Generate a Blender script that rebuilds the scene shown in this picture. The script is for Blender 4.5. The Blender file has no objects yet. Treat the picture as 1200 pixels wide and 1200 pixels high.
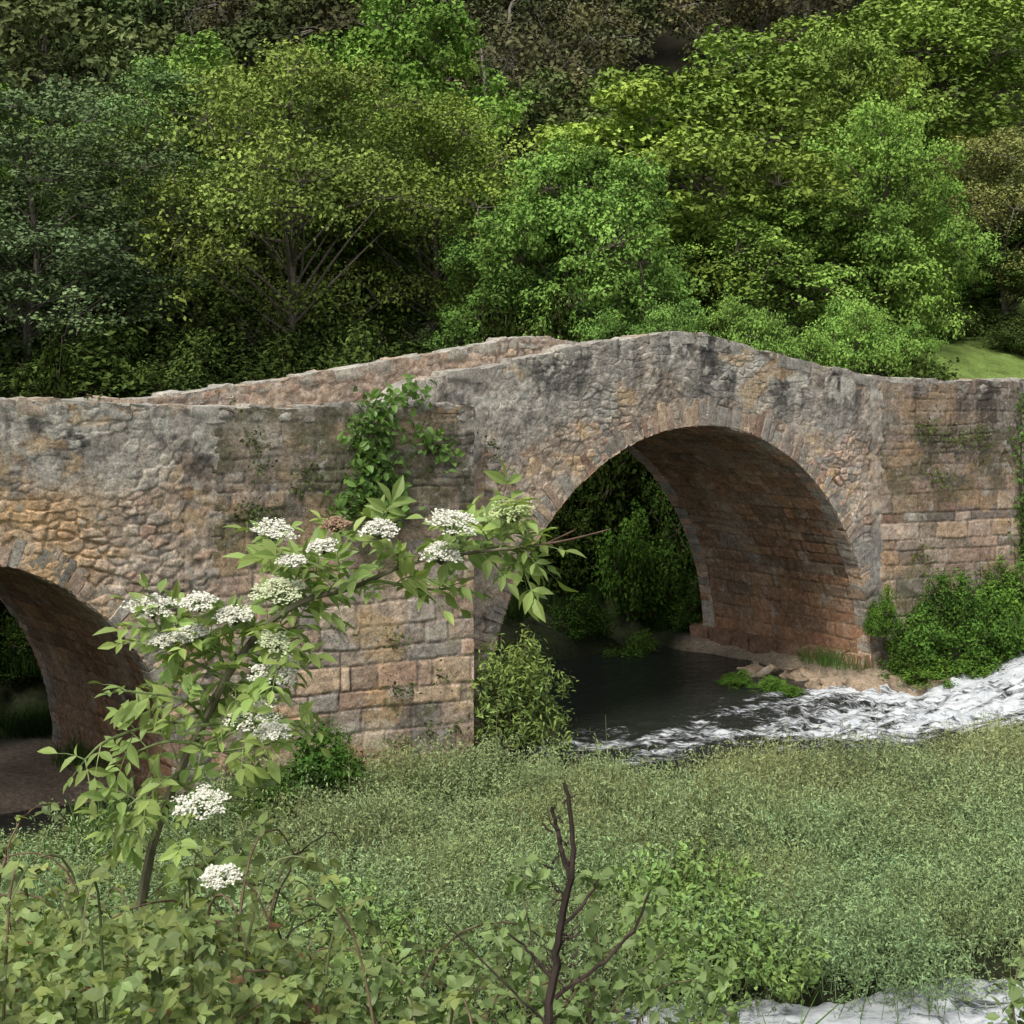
import bpy, math, numpy as np
from mathutils import Vector
rnd=np.random.default_rng
sc=bpy.context.scene
CAMZ=5.9
# ---------------------------------------------------------------- noise
_T=rnd(5).random((256,256)).astype(np.float64)
def vn(x,y,seed=0):
    x=np.asarray(x,float)+seed*17.13; y=np.asarray(y,float)+seed*9.71
    xi=np.floor(x).astype(int); yi=np.floor(y).astype(int)
    fx=x-xi; fy=y-yi; fx=fx*fx*(3-2*fx); fy=fy*fy*(3-2*fy)
    a=_T[xi&255,yi&255]; b=_T[(xi+1)&255,yi&255]; c=_T[xi&255,(yi+1)&255]; d=_T[(xi+1)&255,(yi+1)&255]
    return (a*(1-fx)+b*fx)*(1-fy)+(c*(1-fx)+d*fx)*fy
def fbm(x,y,seed=0,o=4):
    s=0;a=.5;t=0
    for i in range(o):
        s=s+a*vn(np.asarray(x)*2**i,np.asarray(y)*2**i,seed+i*3); t+=a; a*=.55
    return s/t
def hsh(a,b,seed=0):
    return _T[(np.asarray(a)*7+seed*31+np.asarray(b)*13)&255,(np.asarray(b)*5+seed*11+np.asarray(a)*3)&255]
def ss(a,b,x):
    t=np.clip((x-a)/(b-a),0,1); return t*t*(3-2*t)
def lerp(a,b,t): return a+(b-a)*t
def mixc(c,d,m): return c*(1-m[...,None])+np.asarray(d)*m[...,None]
def nrm(v): return v/np.maximum(np.linalg.norm(v,axis=-1,keepdims=True),1e-9)

# ---------------------------------------------------------------- builder
class B:
    def __init__(s): s.V=[];s.F=[];s.C=[];s.M=[];s.n=0
    def add(s,V,F,C,m=0):
        V=np.asarray(V,float).reshape(-1,3);F=np.asarray(F,int).reshape(-1,4)
        C=np.asarray(C,float)
        if C.ndim==1: C=np.tile(C,(len(V),1))
        s.V.append(V);s.F.append(F+s.n);s.C.append(C.reshape(-1,3));s.M.append(np.full(len(F),m));s.n+=len(V)
    def mesh(s,name,mats,smooth=False):
        V=np.concatenate(s.V);F=np.concatenate(s.F);C=np.concatenate(s.C);M=np.concatenate(s.M)
        me=bpy.data.meshes.new(name)
        me.vertices.add(len(V));me.vertices.foreach_set('co',V.astype(np.float32).ravel())
        me.loops.add(F.size);me.loops.foreach_set('vertex_index',F.astype(np.int32).ravel())
        me.polygons.add(len(F));me.polygons.foreach_set('loop_start',np.arange(0,F.size,4,dtype=np.int32))
        for m in mats: me.materials.append(m)
        me.polygons.foreach_set('material_index',M.astype(np.int32))
        me.polygons.foreach_set('use_smooth',np.full(len(F),smooth))
        a=me.color_attributes.new(name='col',type='FLOAT_COLOR',domain='POINT')
        a.data.foreach_set('color',np.concatenate([C,np.ones((len(C),1))],1).astype(np.float32).ravel())
        me.update(calc_edges=True)
        return me
    def obj(s,name,mats,smooth=False,parent=None):
        return link(name,s.mesh(name,mats,smooth),parent)
def link(name,me,parent=None,loc=None,rot=0,scale=None,color=None):
    o=bpy.data.objects.new(name,me); sc.collection.objects.link(o)
    if parent: o.parent=parent
    if loc is not None: o.location=loc
    if rot: o.rotation_euler=(0,0,rot)
    if scale is not None: o.scale=scale
    if color is not None: o.color=(*color,1)
    return o
def empty(name): 
    o=bpy.data.objects.new(name,None); sc.collection.objects.link(o); return o
def gridF(nu,nv):
    i,j=np.meshgrid(np.arange(nu-1),np.arange(nv-1),indexing='ij')
    a=i*nv+j; return np.stack([a,a+nv,a+nv+1,a+1],-1).reshape(-1,4)
def tube(b,P,R,k=6,col=(.1,.08,.06),m=0):
    P=np.asarray(P,float);R=np.asarray(R,float)
    T=nrm(np.gradient(P,axis=0)); ref=np.array([.31,.92,.2]) if abs(T[0][2])>.7 else np.array([.1,.05,1.])
    U=nrm(np.cross(T,ref));W=np.cross(T,U)
    a=np.arange(k)/k*2*np.pi
    V=P[:,None]+R[:,None,None]*(U[:,None]*np.cos(a)[None,:,None]+W[:,None]*np.sin(a)[None,:,None])
    n=len(P);i,j=np.meshgrid(np.arange(n-1),np.arange(k),indexing='ij');j2=(j+1)%k
    b.add(V,np.stack([i*k+j,i*k+j2,(i+1)*k+j2,(i+1)*k+j],-1),col,m)
def curve(P,n):
    P=np.asarray(P,float);t=np.linspace(0,len(P)-1,n)
    Q=np.concatenate([[2*P[0]-P[1]],P,[2*P[-1]-P[-2]]])
    i=np.minimum(t.astype(int),len(P)-2);f=(t-i)[:,None]
    a,b_,c,d=Q[i],Q[i+1],Q[i+2],Q[i+3]
    return .5*((2*b_)+(-a+c)*f+(2*a-5*b_+4*c-d)*f**2+(-a+3*b_-3*c+d)*f**3)
def leaves(b,C,N,L,Wd,col,rng,m=1):
    n=len(C);r=nrm(rng.normal(size=(n,3)));U=nrm(np.cross(N,r));W=np.cross(N,U)
    L=np.broadcast_to(L,(n,))[:,None];Wd=np.broadcast_to(Wd,(n,))[:,None]
    V=np.stack([C-U*L*.5,C+W*Wd*.5+N*L*.08,C+U*L*.5,C-W*Wd*.5+N*L*.08],1)
    b.add(V,np.arange(4*n).reshape(n,4),np.repeat(col,4,0),m)

# ---------------------------------------------------------------- materials
def mat(name):
    m=bpy.data.materials.new(name);m.use_nodes=True;nt=m.node_tree;nt.nodes.clear()
    o=nt.nodes.new('ShaderNodeOutputMaterial');return m,nt,o
def N(nt,t,**k):
    n=nt.nodes.new(t)
    for a,v in k.items():
        if a in n.inputs: n.inputs[a].default_value=v
        else: setattr(n,a,v)
    return n
def mul(nt,a,b,fac=1.,bt='MULTIPLY'):
    n=nt.nodes.new('ShaderNodeMix');n.data_type='RGBA';n.blend_type=bt
    if isinstance(fac,float): n.inputs[0].default_value=fac
    else: nt.links.new(fac,n.inputs[0])
    for v,i in((a,6),(b,7)):
        if isinstance(v,tuple): n.inputs[i].default_value=v
        else: nt.links.new(v,n.inputs[i])
    return n.outputs[2]
def ramp(nt,src,p):
    r=nt.nodes.new('ShaderNodeValToRGB');e=r.color_ramp.elements
    while len(e)<len(p): e.new(.5)
    for q,(x,c) in zip(e,p): q.position=x;q.color=c if len(c)==4 else (*c,1)
    nt.links.new(src,r.inputs[0]);return r.outputs[0]
def stone_mat(name,rough=.92,bs=.5):
    m,nt,o=mat(name);L=nt.links.new
    at=N(nt,'ShaderNodeAttribute',attribute_name='col');tc=N(nt,'ShaderNodeTexCoord')
    n1=N(nt,'ShaderNodeTexNoise',Scale=11.,Detail=7.,Roughness=.75);n2=N(nt,'ShaderNodeTexNoise',Scale=42.,Detail=4.,Roughness=.75)
    n3=N(nt,'ShaderNodeTexNoise',Scale=3.4,Detail=8.,Roughness=.78)
    for n in(n1,n2,n3):L(tc.outputs['Object'],n.inputs['Vector'])
    c=mul(nt,at.outputs['Color'],(1.38,1.32,1.21,1))
    c=mul(nt,c,ramp(nt,n1.outputs[0],[(.32,(.55,.54,.55)),(.5,(.98,.98,.98)),(.68,(1.45,1.43,1.38))]))
    c=mul(nt,c,ramp(nt,n2.outputs[0],[(.34,(.55,.55,.55)),(.5,(1,1,1)),(.67,(1.4,1.4,1.4))]))
    li=ramp(nt,n3.outputs[0],[(.56,(0,0,0)),(.62,(.55,.55,.55))])
    c=mul(nt,c,(.54,.52,.46,1),li,'MIX')
    dk=ramp(nt,n3.outputs[0],[(.36,(.5,.5,.5)),(.42,(0,0,0))])
    c=mul(nt,c,(.10,.09,.08,1),dk,'MIX')
    p=N(nt,'ShaderNodeBsdfPrincipled',Roughness=rough);p.inputs['Specular IOR Level'].default_value=.15
    b1=N(nt,'ShaderNodeBump',Strength=bs,Distance=.035);L(n1.outputs[0],b1.inputs['Height'])
    b2=N(nt,'ShaderNodeBump',Strength=bs,Distance=.015);L(n2.outputs[0],b2.inputs['Height']);L(b1.outputs[0],b2.inputs['Normal'])
    L(b2.outputs[0],p.inputs['Normal']);L(c,p.inputs['Base Color']);L(p.outputs[0],o.inputs[0]);return m
def leaf_mat(name,trans=.3,rough=.55,simple=True):
    m,nt,o=mat(name);L=nt.links.new
    at=N(nt,'ShaderNodeAttribute',attribute_name='col');oi=N(nt,'ShaderNodeObjectInfo')
    c=mul(nt,at.outputs['Color'],oi.outputs['Color'])
    if simple:
        p=N(nt,'ShaderNodeBsdfDiffuse');L(c,p.inputs['Color']);L(p.outputs[0],o.inputs[0]);return m
    p=N(nt,'ShaderNodeBsdfPrincipled',Roughness=rough);p.inputs['Specular IOR Level'].default_value=.3;L(c,p.inputs['Base Color'])
    t=N(nt,'ShaderNodeBsdfTranslucent');mx=N(nt,'ShaderNodeMixShader');mx.inputs[0].default_value=trans
    c2=mul(nt,c,(1.25,1.3,.6,1));L(c2,t.inputs[0])
    L(p.outputs[0],mx.inputs[1]);L(t.outputs[0],mx.inputs[2]);L(mx.outputs[0],o.inputs[0]);return m
def bark_mat():
    m,nt,o=mat('bark');L=nt.links.new
    at=N(nt,'ShaderNodeAttribute',attribute_name='col');tc=N(nt,'ShaderNodeTexCoord')
    mp=N(nt,'ShaderNodeMapping');mp.inputs['Scale'].default_value=(12,12,3);L(tc.outputs['Object'],mp.inputs[0])
    n1=N(nt,'ShaderNodeTexNoise',Scale=2.,Detail=4.);L(mp.outputs[0],n1.inputs['Vector'])
    c=mul(nt,at.outputs['Color'],ramp(nt,n1.outputs[0],[(.3,(.5,.5,.5)),(.7,(1.5,1.5,1.5))]))
    p=N(nt,'ShaderNodeBsdfDiffuse');L(c,p.inputs['Color']);L(p.outputs[0],o.inputs[0]);return m
def ground_mat():
    m,nt,o=mat('ground_soil_grass');L=nt.links.new
    at=N(nt,'ShaderNodeAttribute',attribute_name='col');tc=N(nt,'ShaderNodeTexCoord')
    n1=N(nt,'ShaderNodeTexNoise',Scale=1.2,Detail=10.,Roughness=.7);n2=N(nt,'ShaderNodeTexNoise',Scale=18.,Detail=6.,Roughness=.7)
    for n in(n1,n2):L(tc.outputs['Object'],n.inputs['Vector'])
    c=mul(nt,at.outputs['Color'],ramp(nt,n1.outputs[0],[(.3,(.6,.6,.6)),(.7,(1.35,1.35,1.3))]))
    c=mul(nt,c,ramp(nt,n2.outputs[0],[(.3,(.5,.5,.5)),(.7,(1.5,1.5,1.5))]))
    p=N(nt,'ShaderNodeBsdfPrincipled',Roughness=.95);p.inputs['Specular IOR Level'].default_value=.1
    b=N(nt,'ShaderNodeBump',Strength=.8,Distance=.06);L(n2.outputs[0],b.inputs['Height']);L(b.outputs[0],p.inputs['Normal'])
    L(c,p.inputs['Base Color']);L(p.outputs[0],o.inputs[0]);return m
def water_mat():
    m,nt,o=mat('river_water');L=nt.links.new
    at=N(nt,'ShaderNodeAttribute',attribute_name='col');tc=N(nt,'ShaderNodeTexCoord')
    sx=N(nt,'ShaderNodeSeparateColor');L(at.outputs['Color'],sx.inputs[0])
    mp=N(nt,'ShaderNodeMapping');mp.inputs['Rotation'].default_value=(0,0,-math.radians(38));mp.inputs['Scale'].default_value=(1.,2.6,1);L(tc.outputs['Object'],mp.inputs[0])
    n1=N(nt,'ShaderNodeTexNoise',Scale=2.6,Detail=10.,Roughness=.8,Distortion=.8);L(mp.outputs[0],n1.inputs['Vector'])
    n2=N(nt,'ShaderNodeTexNoise',Scale=3.2,Detail=5.,Roughness=.6);L(mp.outputs[0],n2.inputs['Vector'])
    st=N(nt,'ShaderNodeMath',operation='MULTIPLY_ADD');st.inputs[1].default_value=1.7;st.inputs[2].default_value=-.35;L(n1.outputs[0],st.inputs[0])
    ad=N(nt,'ShaderNodeMath',operation='ADD');L(st.outputs[0],ad.inputs[0]);L(sx.outputs[0],ad.inputs[1])
    fo=ramp(nt,ad.outputs[0],[(.78,(0,0,0)),(.88,(.4,.4,.4)),(.98,(1,1,1))])
    fc=ramp(nt,n1.outputs[0],[(.33,(.45,.50,.53)),(.5,(.77,.80,.81)),(.6,(.9,.91,.92))])
    bump=N(nt,'ShaderNodeBump',Strength=.45,Distance=.14);L(n2.outputs[0],bump.inputs['Height'])
    w=N(nt,'ShaderNodeBsdfPrincipled',Roughness=.08,IOR=1.33);w.inputs['Base Color'].default_value=(.024,.027,.022,1);L(bump.outputs[0],w.inputs['Normal'])
    b2=N(nt,'ShaderNodeBump',Strength=.8,Distance=.09);L(n1.outputs[0],b2.inputs['Height'])
    f=N(nt,'ShaderNodeBsdfDiffuse');L(fc,f.inputs['Color']);L(b2.outputs[0],f.inputs['Normal'])
    mx=N(nt,'ShaderNodeMixShader');L(fo,mx.inputs[0]);L(w.outputs[0],mx.inputs[1]);L(f.outputs[0],mx.inputs[2]);L(mx.outputs[0],o.inputs[0]);return m
STONE=stone_mat('weathered_stone');LEAF=leaf_mat('foliage');FLEAF=leaf_mat('near_foliage',.3,.45,False);BARK=bark_mat();GROUND=ground_mat();WATER=water_mat()
FLOWER=leaf_mat('elder_blossom')

# ---------------------------------------------------------------- bridge frame
D=np.array([.779,.627,0]);NN=np.array([-.627,.779,0]);C0=np.array([3.17,26.,0])
def bw(s,n,z):
    s,n,z=np.broadcast_arrays(np.asarray(s,float),np.asarray(n,float),np.asarray(z,float))
    return C0+s[...,None]*D+n[...,None]*NN+z[...,None]*np.array([0,0,1.])
def at(px,py,Y): return np.array([(px-600)/1800*Y,Y,CAMZ-(py-430)/1800*Y])
def sn(X,Y):
    X=X-C0[0];Y=Y-C0[1];return X*D[0]+Y*D[1],X*NN[0]+Y*NN[1]
WID=4.35
def near_top(s): return CAMZ+np.interp(s,[-30,-16,-12,-9.1,-6.5,-5.7,-4.7,-3,-1.8,-.7,.1,.64,1.7,3.1,4.8,8,14,30],[-.4,-.33,-.33,-.5,-.5,-.14,.0,.3,.48,.62,.6,.53,.3,.08,-.16,-.28,-.3,-.3])
def far_top(s): return CAMZ+np.interp(s,[-30,-16,-12,-8.3,-6,-3.2,-1.9,-.9,0,.64,1.7,3.1,4.8,8,14,30],[-.5,-.48,-.5,-.45,-.2,.2,.4,.58,.58,.53,.3,.08,-.16,-.28,-.3,-.3])
ARCH=[(0.,4.6,.31),(-13.05,3.5,.2)]

def courses(u,v,seed,rowh,ln,warp=.04):
    u0,v0=u,v
    u=u+(fbm(u0*1.7,v0*1.7,seed,3)-.5)*warp*2; v=v+(fbm(u0*.9+7,v0*1.3,seed+5,3)-.5)*warp*3
    r=rnd(seed);cum=np.concatenate([[-2],-2+np.cumsum(rowh*(.6+.8*r.random(160)))])
    row=np.clip(np.searchsorted(cum,v)-1,0,159)
    dv=np.minimum(v-cum[row],cum[row+1]-v)
    lr=ln*(.7+.7*hsh(row,row*3,seed));up=u/lr+hsh(row,row*2+1,seed+2)*9
    k=np.floor(up).astype(int);j=lambda k:k+.7*(hsh(k,row,seed+4)-.5)
    a,b_=j(k),j(k+1)
    cell=np.where(up<a,k-1,np.where(up>=b_,k+1,k))
    lo,hi=j(cell),j(cell+1);du=np.minimum(up-lo,hi-up)*lr
    e=np.minimum(du,dv)+(fbm(u0*9,v0*9,seed+9,3)-.5)*.016
    return e,hsh(cell,row,seed+6),hsh(cell*3+1,row,seed+8)
def rubble(u,v,seed,sx,sy):
    u0,v0=u,v
    u=u+(fbm(u*1.3,v*1.3,seed,3)-.5)*.16;v=v+(fbm(u*1.1+5,v*1.6,seed+5,3)-.5)*.14
    u=u+(fbm(u0*7,v0*7,seed+2,2)-.5)*.06;v=v+(fbm(u0*7+3,v0*7,seed+4,2)-.5)*.04
    x=u/sx;y=v/sy;xi=np.floor(x).astype(int);yi=np.floor(y).astype(int)
    f1=np.full(x.shape,9.);f2=f1.copy();ida=np.zeros(x.shape);idb=ida.copy()
    for dx in(-1,0,1):
        for dy in(-1,0,1):
            cx=xi+dx;cy=yi+dy
            px=cx+.02+.96*hsh(cx,cy,seed);py=cy+.1+.8*hsh(cx,cy,seed+3)
            d=(np.maximum(np.abs(px-x),np.abs(py-y))*.6+np.hypot(px-x,py-y)*.4)*(.8+.4*hsh(cx,cy,seed+11))
            n=d<f1
            f2=np.where(n,f1,np.minimum(f2,d));f1=np.where(n,d,f1)
            ida=np.where(n,hsh(cx,cy,seed+7),ida);idb=np.where(n,hsh(cx,cy,seed+9),idb)
    return (f2-f1)*.5*min(sx,sy)+(fbm(u0*11,v0*11,seed+9,2)-.5)*.012,ida,idb
PINK=np.array([[.35,.265,.21],[.38,.305,.25],[.28,.24,.21],[.40,.34,.28],[.335,.235,.185],[.25,.228,.21],[.42,.325,.24]])
def pal(r): return PINK[np.clip((r*len(PINK)).astype(int),0,len(PINK)-1)]
def wall_look(u,v,dep,style,seed):
    if style=='rubble': e,a,b_=rubble(u,v,seed,.22,.125);w=.014
    elif style=='ashlar': e,a,b_=courses(u,v,seed,.27,.5,.035);w=.019
    else: e,a,b_=courses(u,v,seed,.19,.3,.06);w=.015
    q={'rubble':.85,'ashlar':.6}.get(style,.8)
    sk={'rubble':.62,'ashlar':.22}.get(style,.45)
    mort=1-ss(.0,w*1.3,e)
    col=pal(a)*(.74+.5*b_)[...,None]
    big=fbm(u*.35,v*.5,seed+20,4);med=fbm(u*1.8,v*1.8,seed+25,4);fine=fbm(u*9,v*9,seed+30,3);ff=fbm(u*20,v*20,seed+31,2)
    fill=ss(.34,.56,fbm(u*.8,v*.8,seed+33,3))
    if style=='ashlar': fill=fill*.45
    jc=np.array([.10,.083,.07])*(1-fill)[...,None]+np.array([.32,.27,.225])*fill[...,None]
    col=col*(1-mort[...,None]*.8)+jc*mort[...,None]*.8
    smear=ss(.46,.62,fbm(u*1.1,v*1.4,seed+40,4))
    h=(-mort*(.030-.020*fill)+(b_-.5)*.034*q)*(1-sk*smear)+(med-.5)*.026*q+(fine-.5)*.024*q+(ff-.5)*.014
    col=mixc(col,np.array([.365,.31,.255])*(.65+.7*fine)[...,None],smear*sk)
    col=col*(.72+.58*big)[...,None]*(.74+.52*fine)[...,None]
    return h,col,big,med,fine
def weather(u,v,dep,h,col,seed,band=1.0,strength=1.):
    edge=band+(fbm(u*.9,v*.9,seed+50,4)-.5)*1.7
    m=(1-ss(-.16,.22,dep-edge))*strength
    st=fbm(u*3.2,v*.45,seed+55,5);st2=fbm(u*1.1,v*.25,seed+56,4);sp=fbm(u*5,v*5,seed+57,4)
    g=np.array([.31,.30,.28])*(.45+1.1*sp)[...,None]
    g=mixc(g,np.array([.39,.335,.28]),ss(.5,.68,fbm(u*1.6,v*1.2,seed+58,4))*.6)
    col=mixc(col,g,m*.82);h=h*(1-.5*m)+(sp-.5)*.025*m
    dk=ss(.48,.62,st)*(1-ss(.2,1.5,dep+st2*.9-.45))
    col=mixc(col,np.array([.045,.045,.045]),dk*.85)
    pat=ss(.56,.64,fbm(u*2.2,v*1.6,seed+60,5))*(1-ss(.5,2.0,dep));col=mixc(col,np.array([.07,.069,.067]),pat*.6)
    li=ss(.55,.63,fbm(u*4,v*4,seed+61,4))*(1-ss(.2,1.8,dep));col=mixc(col,np.array([.48,.47,.43]),li*.7)
    oc=ss(.58,.69,fbm(u*1.3+9,v*1.8,seed+62,4));col=mixc(col,np.array([.46,.32,.17]),oc*.5)
    return h,col
bridge=empty('stone_arch_bridge')

def face(name,ss_,bot,top,nrows,front=True,style='rubble',seed=3,band=1.0,special=None):
    b=B();s=np.asarray(ss_);t=np.linspace(0,1,nrows)
    bt=bot(s);tp=top(s)
    S=np.repeat(s[:,None],nrows,1);Z=bt[:,None]+(tp-bt)[:,None]*t[None]
    dep=tp[:,None]-Z
    off=0 if front else 40
    h,col,big,med,fine=wall_look(S+off,Z,dep,style,seed)
    h,col=weather(S+off,Z,dep,h,col,seed,band)
    if special: h,col=special(S,Z,dep,h,col)
    wet=1-ss(.1,.9,Z+ (med-.5));col=mixc(col,np.array([.09,.085,.065]),wet*.6)
    P=bw(S,(-h if front else WID+h),Z)
    F=gridF(len(s),nrows)
    if not front: F=F[:,::-1]
    b.add(P,F,col);return b.obj(name,[STONE],True,bridge)
base=lambda s:np.full_like(s,-.7)
def archbot(i):
    c,R,z=ARCH[i];return lambda s:z+np.sqrt(np.maximum(R*R-(s-c)**2,0))
def archs(i,n):
    c,R,z=ARCH[i];t=np.linspace(0,np.pi,n);return c-R*np.cos(t)
def rough_top(s,k): return (fbm(s*2.3,s*0+k,k,4)-.5)*.14+(fbm(s*9,s*0+k,k+3,3)-.5)*.05
def near_top2(s): return near_top(s)-.055+rough_top(s,3)
def far_top2(s): return far_top(s)-.055+rough_top(s,7)
def spec(S,Z,dep,h,col):
    m=ss(3.9,4.25,S+(Z-1.5)*.12)*(1-ss(2.7,3.3,Z+.3*fbm(S*3,Z*3,3)))*ss(.8,1.3,Z)
    col=mixc(col,np.array([.24,.235,.225])*(.8+.5*fbm(S*4,Z*4,8))[...,None],m*.9);h=h*(1-.7*m)
    o=ss(.44,.58,fbm(S*.9,Z*1.1,77,4))*ss(-10.2,-11.3,S)*ss(.7,1.3,dep);o=np.clip(o,0,1)
    col=mixc(col,np.array([.53,.36,.20]),o*.65)
    l=ss(.9,1.4,dep)*ss(-5,-4,S)*(1-ss(4,5,S));col=col*(1+.10*l)[...,None]
    return h,col
face('spandrel_main',archs(0,640),archbot(0),near_top2,210,special=spec)
face('spandrel_side',archs(1,460),archbot(1),near_top2,210,special=spec,band=1.1)
face('wall_pier',np.linspace(-9.55,-4.6,190),base,near_top2,220,special=spec)
face('wall_right',np.linspace(4.6,16,260),base,near_top2,150,special=spec)
face('wall_left',np.linspace(-30,-16.55,200),base,near_top2,100)
face('back_main',archs(0,200),archbot(0),far_top2,60,front=False)
face('back_side',archs(1,160),archbot(1),far_top2,60,front=False)
face('back_pier',np.linspace(-9.55,-4.6,70),base,far_top2,70,front=False)
face('back_right',np.linspace(4.6,16,120),base,far_top2,70,front=False)
face('back_left',np.linspace(-30,-16.55,100),base,far_top2,50,front=False)
def vault(name,i,nu,nw):
    c,R,z=ARCH[i];leg=z+.7;tot=np.pi*R+2*leg
    v=np.linspace(0,tot,nu);w=np.linspace(-.02,WID+.02,nw)
    Vv,Wv=np.meshgrid(v,w,indexing='ij')
    a=np.clip((Vv-leg)/R,0,np.pi)
    S=c-R*np.cos(a);Z=z+R*np.sin(a);Z=np.where(Vv<leg,-.7+Vv,Z);Z=np.where(Vv>leg+np.pi*R,z-(Vv-leg-np.pi*R),Z)
    h,col,big,med,fine=wall_look(Wv,Vv,Vv*0+5,'ashlar' ,60+i)
    st=fbm(Wv*1.4,Vv*.3,70+i,4)
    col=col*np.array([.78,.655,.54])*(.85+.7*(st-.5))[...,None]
    col=mixc(col,np.array([.32,.28,.23]),ss(.54,.66,fbm(Wv*1.1,Vv*.9,75+i,4))*.4)
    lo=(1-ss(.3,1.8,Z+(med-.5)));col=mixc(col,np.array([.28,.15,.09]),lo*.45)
    wet=1-ss(.0,.35,Z);col=mixc(col,np.array([.05,.05,.03]),wet*.8)
    nS=np.where(Vv<leg,1,np.where(Vv>leg+np.pi*R,-1,np.cos(a)));nZ=np.where((Vv<leg)|(Vv>leg+np.pi*R),0,-np.sin(a))
    b=B();b.add(bw(S+nS*h,Wv,Z+nZ*h),gridF(nu,nw),col);b.obj(name,[STONE],True,bridge)
vault('vault_main',0,560,150);vault('vault_side',1,400,120)
_k=np.linspace(-1,1,5)
def cubegrid():
    V=[];F=[];o=0
    for ax in range(3):
        for sg in(-1,1):
            a,b_=np.meshgrid(_k,_k,indexing='ij');p=np.zeros((5,5,3));p[...,ax]=sg
            p[...,(ax+1)%3]=a if sg>0 else -a;p[...,(ax+2)%3]=b_
            V.append(p.reshape(-1,3));F.append(gridF(5,5)+o);o+=25
    return np.concatenate(V),np.concatenate(F)
CG,CF=cubegrid()
def block(b,c,ax,hs,col,rng,rough=.012,rd=.07):
    p=CG*(1-rd*(np.linalg.norm(CG,axis=1,keepdims=True)-1))
    hs=np.asarray(hs);q=p*hs
    o=rng.random(3)*50
    for k in range(3):
        q[:,k]+=(fbm(CG[:,(k+1)%3]*1.3+o[k]+CG[:,k]*.7,CG[:,(k+2)%3]*1.3+o[k]+CG[:,k]*.4,3,2)-.5)*rough*3
    V=c+q[:,:1]*ax[0]+q[:,1:2]*ax[1]+q[:,2:]*ax[2]
    cc=np.asarray(col)*(.6+.8*fbm(V[:,0]*6+V[:,1]*2,V[:,2]*6+V[:,1]*3,6,3))[:,None]
    b.add(V,CF,cc)
ZA=np.array([0,0,1.])
rng=rnd(11)
def ring(name,i,front,a0,a1,dep):
    c,R,z=ARCH[i];b=B();a=a0
    while a<a1:
        w=rng.uniform(.10,.23)/R
        am=a+w/2;rad=(-math.cos(am))*D+math.sin(am)*ZA;tan=math.sin(am)*D+math.cos(am)*ZA
        ln=dep*rng.uniform(.6,1.25);pr=rng.uniform(.0,.018);th=.16
        n0=-pr+th if front else WID+pr-th
        cc=bw(c,n0,z)+rad*(R+ln/2-.004-rng.uniform(0,.02))
        col=(PINK[int(rng.integers(0,7))]*rng.uniform(.75,1.15))
        if rng.random()<.4: col=np.array([.31,.29,.26])*rng.uniform(.7,1.1)
        block(b,cc,(rad,tan,NN),(ln/2,w*R/2*.96,th),col,rng,.011,.06);a+=w
    b.obj(name,[STONE],True,bridge)
ring('voussoirs_main',0,True,0.,math.pi,.42);ring('voussoirs_side',1,True,0,math.pi,.38)
ring('voussoirs_back_main',0,False,0,math.pi,.36);ring('voussoirs_back_side',1,False,0,math.pi,.36)
def coping(name,topf,nc,hw,s0,s1,seed=5):
    r=rnd(seed);b=B();s=s0
    while s<s1:
        l=r.uniform(.18,.7);sm=s+l/2
        sl=(topf(np.array(sm+.1))-topf(np.array(sm-.1)))/.2
        ax=nrm(D+ZA*(sl+r.normal(0,.03)));up=nrm(np.cross(ax,NN));up=up*np.sign(up[2])
        g=r.uniform(.8,1.2);col=np.array([.30,.29,.265])*g if r.random()<.8 else np.array([.32,.27,.22])*g
        block(b,bw(sm,nc+r.uniform(-.015,.02),topf(np.array(sm))-.13+r.uniform(-.03,.03)),(ax,NN,up),(l/2*1.06,hw*r.uniform(.95,1.0),.11),col,r,.025,.14);s+=l
    b.obj(name,[STONE],True,bridge)
coping('coping_near',near_top,.225,.235,-30,16,seed=5);coping('coping_far',far_top,WID-.225,.235,-30,16,seed=6)
def inner(name,nc,topf,front,res,seed):
    s=np.arange(-30,16,res);z=np.linspace(0,1,34)
    S=np.repeat(s[:,None],34,1);tp=topf(s)-.05;bt=np.minimum(near_top(s),far_top(s))-1.0;Z=bt[:,None]+(tp-bt)[:,None]*z
    h,col,*_=wall_look(S+77,Z,tp[:,None]-Z,'rubble',seed)
    col=mixc(col,np.array([.42,.35,.30]),np.full(S.shape,.4))
    b=B();F=gridF(len(s),34);b.add(bw(S,nc+(h if not front else -h),Z),F if front else F[:,::-1],col);b.obj(name,[STONE],True,bridge)
inner('parapet_inner_far',WID-.45,far_top,True,.03,31);inner('parapet_inner_near',.45,near_top,False,.1,32)
s=np.arange(-30,16.01,.15);n=np.linspace(.3,WID-.3,24);S,Nn=np.meshgrid(s,n,indexing='ij')
Zd=(np.minimum(near_top(S),far_top(S))-.68)+(fbm(S*3,Nn*3,9)-.5)*.06
b=B();b.add(bw(S,Nn,Zd),gridF(len(s),24),np.array([.2,.17,.13])*(.6+.8*fbm(S*2,Nn*2,4))[...,None]);b.obj('bridge_deck',[STONE],True,bridge)
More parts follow.
